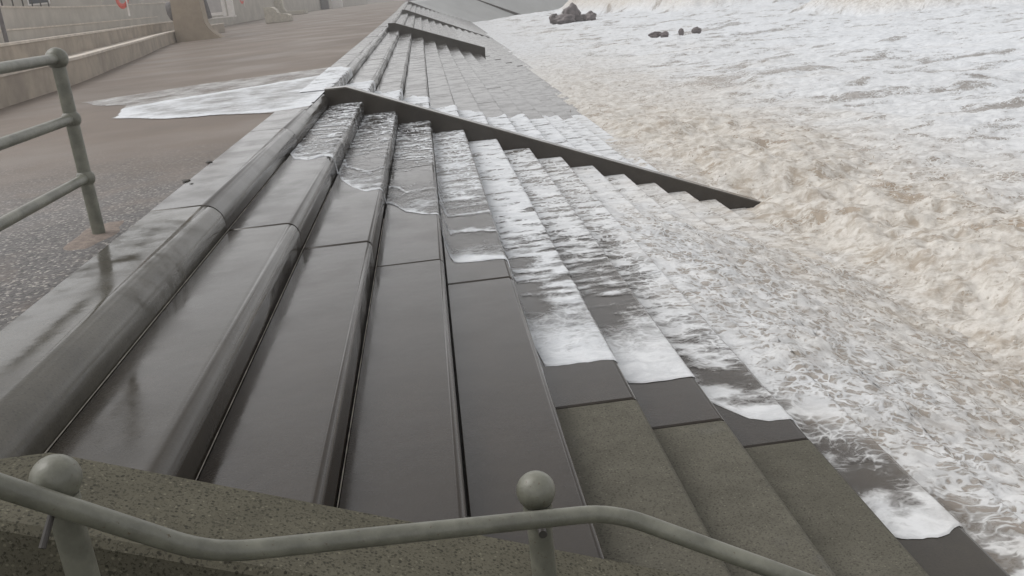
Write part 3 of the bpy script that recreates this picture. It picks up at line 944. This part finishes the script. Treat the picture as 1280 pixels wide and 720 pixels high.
def wall_strip(name, pl, w, z0, z1, mat, parent, cap=None, capmat=None, roundend=True):
    """a curving wall: front line pl, thickness w behind it"""
    L = list(pl)
    bk = shift(L, w)
    if roundend:
        c = (L[-1] + bk[-1]) / 2; t = (L[-1] - L[-2]).normalized()
        for a in (30, 60, 90, 120, 150):
            s_, cc = math.sin(math.radians(a)), math.cos(math.radians(a))
            L.append(c + (pl[-1] - c) * cc + t * s_ * min(w * .5, .7))
    bm = bmesh.new()
    ring = L + bk[::-1]
    lo = [bm.verts.new((p.x, p.y, float(gz(p.y)) + z0)) for p in ring]
    hi = [bm.verts.new((p.x, p.y, float(gz(p.y)) + z1)) for p in ring]
    n = len(ring)
    for i in range(n):
        bm.faces.new((lo[i], lo[(i + 1) % n], hi[(i + 1) % n], hi[i]))
    nb = len(bk)
    # top and bottom as quads
    for i in range(nb - 1):
        bm.faces.new((hi[i], hi[i + 1], hi[n - 2 - i], hi[n - 1 - i]))
    if roundend:
        bm.faces.new([hi[i] for i in range(nb - 1, n - nb + 1)])
    ob = link(name, bm, mat, parent, angle=30)
    if cap:
        bm = bmesh.new()
        fo = shift(list(pl), -0.03); ba = shift(list(pl), cap)
        A_ = [bm.verts.new((p.x, p.y, float(gz(p.y)) + z1 + .003)) for p in fo]
        B_ = [bm.verts.new((p.x, p.y, float(gz(p.y)) + z1 + .003)) for p in ba]
        A2 = [bm.verts.new((p.x, p.y, float(gz(p.y)) + z1 + .07)) for p in fo]
        B2 = [bm.verts.new((p.x, p.y, float(gz(p.y)) + z1 + .07)) for p in ba]
        for i in range(len(fo) - 1):
            bm.faces.new((A_[i], A_[i + 1], A2[i + 1], A2[i])); bm.faces.new((A2[i], A2[i + 1], B2[i + 1], B2[i]))
            bm.faces.new((B_[i + 1], B_[i], B2[i], B2[i + 1])); bm.faces.new((A_[i + 1], A_[i], B_[i], B_[i + 1]))
        bm.faces.new((A_[0], A2[0], B2[0], B_[0])); bm.faces.new((B_[-1], B2[-1], A2[-1], A_[-1]))
        link('edge_coping', bm, capmat, ob, angle=30)
    return ob
pl = dense(base)
ts = empty('terraced_seating', (-9.0, 30.0, 0.07), 'curving pale concrete seat tiers along the back of the promenade', 'terrace')
wall_strip('lower_tier', pl, 1.3, -0.05, 0.55, MAT['terrace'], ts, 0.32, MAT['terrace_top'])
pl2 = shift(pl, 1.3)[:-2]
wall_strip('upper_tier', pl2, 3.2, -0.05, 1.06, MAT['terrace'], ts, 0.32, MAT['terrace_top'])
pl3 = shift(pl, 4.5)
pl3 = [p for p in pl3 if p.y < 74]
bw = empty('back_wall', (-14, 30.0, 0.07), 'long pale rendered wall behind the seat tiers', 'wall')
wall_strip('plinth', pl3, 1.0, -0.05, 1.46, MAT['backwall'], bw, 0.3, MAT['terrace_top'], False)
pl4 = shift(pl3, 1.0)
pl4 = pl4 + [Vector(p) for p in ((-19.0, 82), (-18.6, 100), (-17.5, 130), (-15, 170), (-12, 230))]
wall_strip('wall_panel', dense([tuple(p) for p in pl4[::3]], 3.0), 0.35, -0.05, 2.42, MAT['backwall'], bw, 0.4, MAT['terrace_top'], False)

# tapered pillar at the end of the seats
def pillar(c, w, hgt, flare, label, group, mat):
    bm = bmesh.new()
    z0 = float(gz(c[1])) - 0.02
    prof = [(0.0, 1.0, flare), (0.10, 0.98, flare * .85), (0.3, .97, flare * .52), (0.6, .95, flare * .22), (0.95, .93, 0.02), (hgt * .6, .82, 0), (hgt, .76, 0)]
    rings = []
    for z, s, f in prof:
        hw = w / 2 * s; hd = w * .38 * s
        pts = []
        for (sx, sy) in ((-1, -1), (1, -1), (1, 1), (-1, 1)):
            ex = hw + (f if sx > 0 else 0)
            pts.append((c[0] + sx * ex, c[1] + sy * hd, z0 + z))
        rings.append([bm.verts.new(p) for p in pts])
    for a, b in zip(rings[:-1], rings[1:]):
        for i in range(4): bm.faces.new((a[i], a[(i + 1) % 4], b[(i + 1) % 4], b[i]))
    bm.faces.new(rings[0][::-1]); bm.faces.new(rings[-1])
    bmesh.ops.bevel(bm, geom=[e for e in bm.edges if abs(e.verts[0].co.z - e.verts[1].co.z) > .05], offset=.06, segments=3, affect='EDGES')
    return tag(link('pillar', bm, mat, None, angle=40), label, 'pillar', group)
pillar((-12.85, 55.8), 1.75, 6.0, 0.75, 'tall sandy tapered pillar with a flared foot, beside the seat tiers', 'tapered pillars on the promenade', MAT['sand'])
pillar((-17.6, 121.5), 2.1, 6.0, 0.8, 'pale distant pillar with flared foot behind the stone seat block', 'tapered pillars on the promenade', MAT['block'])

# leaning strut by the pillar
bm = bmesh.new()
add_tube(bm, [(-12.55, 59.5, 1.25), (-12.85, 59.5, 3.4)], 0.14, 10)
tag(link('leaning_post', bm, MAT['slate']), 'thin dark leaning post right behind the sandy pillar', 'post')

# white framed windbreak
wb = empty('windbreak', (-11.9, 60.0, 1.4), 'white framed glazed windbreak on the seat tier, to the right of the sandy pillar', 'windbreak')
zt = float(gz(60)) + 1.07
def wbox(name, x0, x1, y0, y1, z0, z1, mat, parent, bev=.01):
    bm = bmesh.new(); add_box(bm, x0, x1, y0, y1, z0, z1, bev); return link(name, bm, mat, parent)
wy = 62.3
for xx in (-13.9, -12.2):
    wbox('frame_post', xx - .1, xx + .1, wy - .1, wy + .1, zt + .05, zt + 2.4, MAT['white'], wb)
wbox('corner_post', -11.95, -11.6, wy - .15, wy + .15, zt + .02, zt + 2.4, MAT['white'], wb)
wbox('bottom_rail', -13.8, -12.3, wy - .07, wy + .07, zt + .12, zt + .3, MAT['white'], wb)
wbox('glass_panel', -13.8, -12.3, wy - .02, wy + .02, zt + .3, zt + 2.3, MAT['pane'], wb, 0)
wbox('frame_foot', -14.0, -11.55, wy - .3, wy + .3, zt - .06, zt + .02, MAT['white'], wb)

# rounded dark bin left of the pillar
bm = bmesh.new()
add_lathe(bm, (-14.32, 58.6, 1.27), [(0.10, 0.0), (0.28, .12), (0.42, .4), (0.46, .75), (0.44, 1.0), (0.38, 1.12), (.34, 1.12)], 24)
tag(link('litter_bin', bm, MAT['slate']), 'dark grey round-bellied bin half hidden by the left side of the sandy pillar', 'bin')

# lifebuoys
def lifebuoy(c, rad, label):
    t = empty('lifebuoy', c, label, 'lifebuoy', 'red lifebuoys along the back wall')
    bm = bmesh.new()
    n, m_ = 36, 12
    vs = []
    for i in range(n):
        a = 2 * math.pi * i / n
        ring = []
        for j in range(m_):
            b = 2 * math.pi * j / m_
            r = rad + rad * .21 * math.cos(b)
            x, z, y = r * math.cos(a), r * math.sin(a), rad * .17 * math.sin(b)
            ring.append(bm.verts.new((c[0] + x * .2 + .12 * z, c[1] + y + x * .97, c[2] + z)))
        vs.append(ring)
    for i in range(n):
        for j in range(m_):
            bm.faces.new((vs[i][j], vs[(i + 1) % n][j], vs[(i + 1) % n][(j + 1) % m_], vs[i][(j + 1) % m_]))
    link('ring', bm, MAT['red'], t)
    bm = bmesh.new()
    add_tube(bm, [(c[0] + .05, c[1] + .3, c[2] - 1.0), (c[0] + .05, c[1] + .3, c[2] + 1.0)], .04, 8)
    link('stand', bm, MAT['white'], t)
lifebuoy((-13.40, 46.0, 2.72), 0.55, 'red lifebuoy hanging above the seat tiers, left of the sandy pillar')
lifebuoy((-16.9, 96.0, 2.95), 0.55, 'farther red lifebuoy, to the right of the white windbreak')

# stone seat blocks
def block_seat(c, w, d, label):
    z0 = float(gz(c[1])) - .01
    bm = bmesh.new()
    prof = [(0, 0), (w, 0), (w, .50), (w * .9, .62), (w * .52, .74), (w * .45, 1.12), (w * .3, 1.32), (0, 1.36)]
    add_prism(bm, [(c[0] + x, c[1] - d / 2, z0 + z) for x, z in prof], [(c[0] + x, c[1] + d / 2, z0 + z) for x, z in prof])
    bmesh.ops.bevel(bm, geom=list(bm.edges), offset=.05, segments=2, affect='EDGES')
    return tag(link('stone_seat', bm, MAT['block'], None, angle=40), label, 'seat', 'stone seats on the promenade')
block_seat((-13.3, 85.5), 2.1, 1.9, 'pale stone block seat with a stepped right end, standing on the open promenade')
bm = bmesh.new(); add_box(bm, -18.4, -13.6, 117, 120, .68, 1.15, .06)
tag(link('stone_seat', bm, MAT['block'], None), 'low pale slab seat at the foot of the distant pillar', 'seat', 'stone seats on the promenade')
bm = bmesh.new(); add_box(bm, -15.6, -14.5, 157, 158.6, .84, 3.4, .06)
tag(link('gate_pier', bm, MAT['slate'], None), 'dark grey square pier far along the promenade', 'pier')
bm = bmesh.new(); add_box(bm, -14.2, -12.6, 160, 161.6, .84, 3.2, .06)
tag(link('gate_pier', bm, MAT['white'], None), 'white square pier next to the dark grey one, far away', 'pier')

# thin post on the upper tier
bm = bmesh.new()
add_tube(bm, [(-10.62, 25.83, 1.10), (-10.62, 25.83, 2.3)], .055, 10)
tag(link('lamp_post', bm, MAT['slate']), 'thin dark grey post on the upper seat tier at the left edge', 'post')

# railing and house behind the back wall
rl = empty('fence_railing', (-17.5, 46, 2.5), 'thin dark railing on top of the pale back wall', 'railing')
bm = bmesh.new(); add_tube(bm, [(-17.2, 40.0, 3.05), (-19.6, 54.0, 3.12)], .03, 8); link('top_rail', bm, MAT['iron'], rl)
for i in range(8):
    f = i / 7
    bm = bmesh.new(); x, y = -17.2 - 2.4 * f, 40 + 14 * f
    add_tube(bm, [(x, y, 2.5), (x, y, 3.05 + .07 * f)], .035, 8); link('upright', bm, MAT['iron'], rl)
def house(name, x0, x1, y, h, label, win, mat):
    t = empty(name, ((x0 + x1) / 2, y + 4, 0), label, 'house', 'houses behind the promenade')
    bm = bmesh.new(); add_box(bm, x0, x1, y, y + 9, -.1, h); link('wall', bm, mat, t, smooth=False)
    bm = bmesh.new()
    a = [(x0 - .3, y - .4, h), (x1 + .3, y - .4, h), (x1 + .3, y + 9.4, h), (x0 - .3, y + 9.4, h)]
    v = [bm.verts.new(p) for p in a] + [bm.verts.new((x0 - .3, y + 4.5, h + 3)), bm.verts.new((x1 + .3, y + 4.5, h + 3))]
    for f in ((0, 1, 5, 4), (2, 3, 4, 5), (1, 2, 5), (3, 0, 4), (3, 2, 1, 0)): bm.faces.new([v[i] for i in f])
    link('roof', bm, MAT['roof'], t, smooth=False)
    for (wx, wz, ww, wh) in win:
        bm = bmesh.new(); add_box(bm, wx - ww / 2 - .1, wx + ww / 2 + .1, y - .06, y - .003, wz - .1, wz + wh + .1, .01)
        f = link('window', bm, MAT['white'], t, smooth=False)
        bm = bmesh.new(); add_box(bm, wx - ww / 2, wx + ww / 2, y - .09, y - .062, wz, wz + wh); link('pane', bm, MAT['dark_glass'], f, smooth=False)
house('house', -52, -34, 62, 6.5, 'pale rendered house behind the back wall at the upper left corner', [(-46, 3.4, 1.6, 1.8), (-41.5, 3.4, 1.6, 1.8), (-37, 3.4, 1.6, 1.8)], MAT['brick'])
house('house', -33, -20.6, 66, 6.5, 'second pale house, behind the dark railing and the lifebuoy', [(-30.6, 3.3, 1.2, 1.9), (-27.6, 3.3, 1.2, 1.9), (-24.5, 3.3, 1.2, 1.9)], MAT['backwall'])
house('house', -46, -20.5, 92, 7.0, 'third pale house, behind the red lifebuoy and the sandy pillar', [(-40, 3.5, 1.4, 1.9), (-34, 3.5, 1.4, 1.9), (-28, 3.5, 1.4, 1.9)], MAT['brick'])
house('house', -60, 10, 290, 9, 'long pale terrace far off at the end of the promenade', [(-50 + 8 * i, 3.5, 2.4, 2.2) for i in range(7)], MAT['brick'])

# ------------------------------------------------------------------ rocks in the surf
def rock(c, s, seed, label, flat=.75):
    bm = bmesh.new()
    bmesh.ops.create_icosphere(bm, subdivisions=4, radius=1.0)
    for v in bm.verts:
        p = v.co
        n_ = 0.28 * float(gnoise(np.array(p.x * 1.3 + seed), np.array(p.y * 1.3 + p.z * 1.7))) + .13 * float(gnoise(np.array(p.x * 3.2 + seed), np.array(p.y * 3.1 - p.z * 3.4 + 5)))
        v.co = p * (1 + n_)
    bm.transform(Matrix.Translation(c) @ Matrix.Diagonal((s[0], s[1], s[2], 1)))
    return tag(link('rock', bm, MAT['rock'], None, angle=60), label, 'rock', 'dark rocks in the surf')
rock((14.2, 92.2, -1.75), (.8, .75, .85), 1, 'tallest dark round rock of the cluster in the surf')
rock((13.4, 91.0, -2.15), (1.0, .75, .5), 2, 'broad low dark rock at the front of the cluster in the surf')
rock((12.5, 92.3, -2.05), (.48, .5, .5), 3, 'small dark rock at the left end of the cluster in the surf')
rock((15.9, 91.5, -2.2), (.55, .45, .5), 4, 'small dark rock at the right end of the cluster in the surf')
rock((15.1, 92.0, -2.2), (.7, .4, .34), 5, 'thin flat dark rock between the tall rock and the right-hand one')
rock((13.9, 57.6, -2.36), (.40, .30, .19), 6, 'flat dark rock awash alone in the white water')
rock((14.35, 57.2, -2.40), (.27, .22, .20), 7, 'small rounded dark rock touching the flat rock awash')
rock((15.6, 58.0, -2.38), (.17, .18, .20), 8, 'tiny dark rock awash to the right of the flat pair')
rock((16.45, 57.6, -2.38), (.28, .2, .22), 9, 'pointed little dark rock farthest right in the white water')

# ------------------------------------------------------------------ sea haze
bm = bmesh.new()
add_box(bm, -300, 700, -120, 760, -7, 16)
M = bpy.data.materials.new('sea_haze'); M.use_nodes = True; N = M.node_tree; N.nodes.clear()
ou = N.nodes.new('ShaderNodeOutputMaterial'); pv = N.nodes.new('ShaderNodeVolumePrincipled')
pv.inputs['Color'].default_value = (0.96, 0.955, 0.95, 1); pv.inputs['Density'].default_value = 0.0016
N.links.new(pv.outputs[0], ou.inputs['Volume'])
o = link('haze', bm, M, None, smooth=False)
tag(o, 'thin pale sea haze over the whole shore', 'haze', kind='stuff')
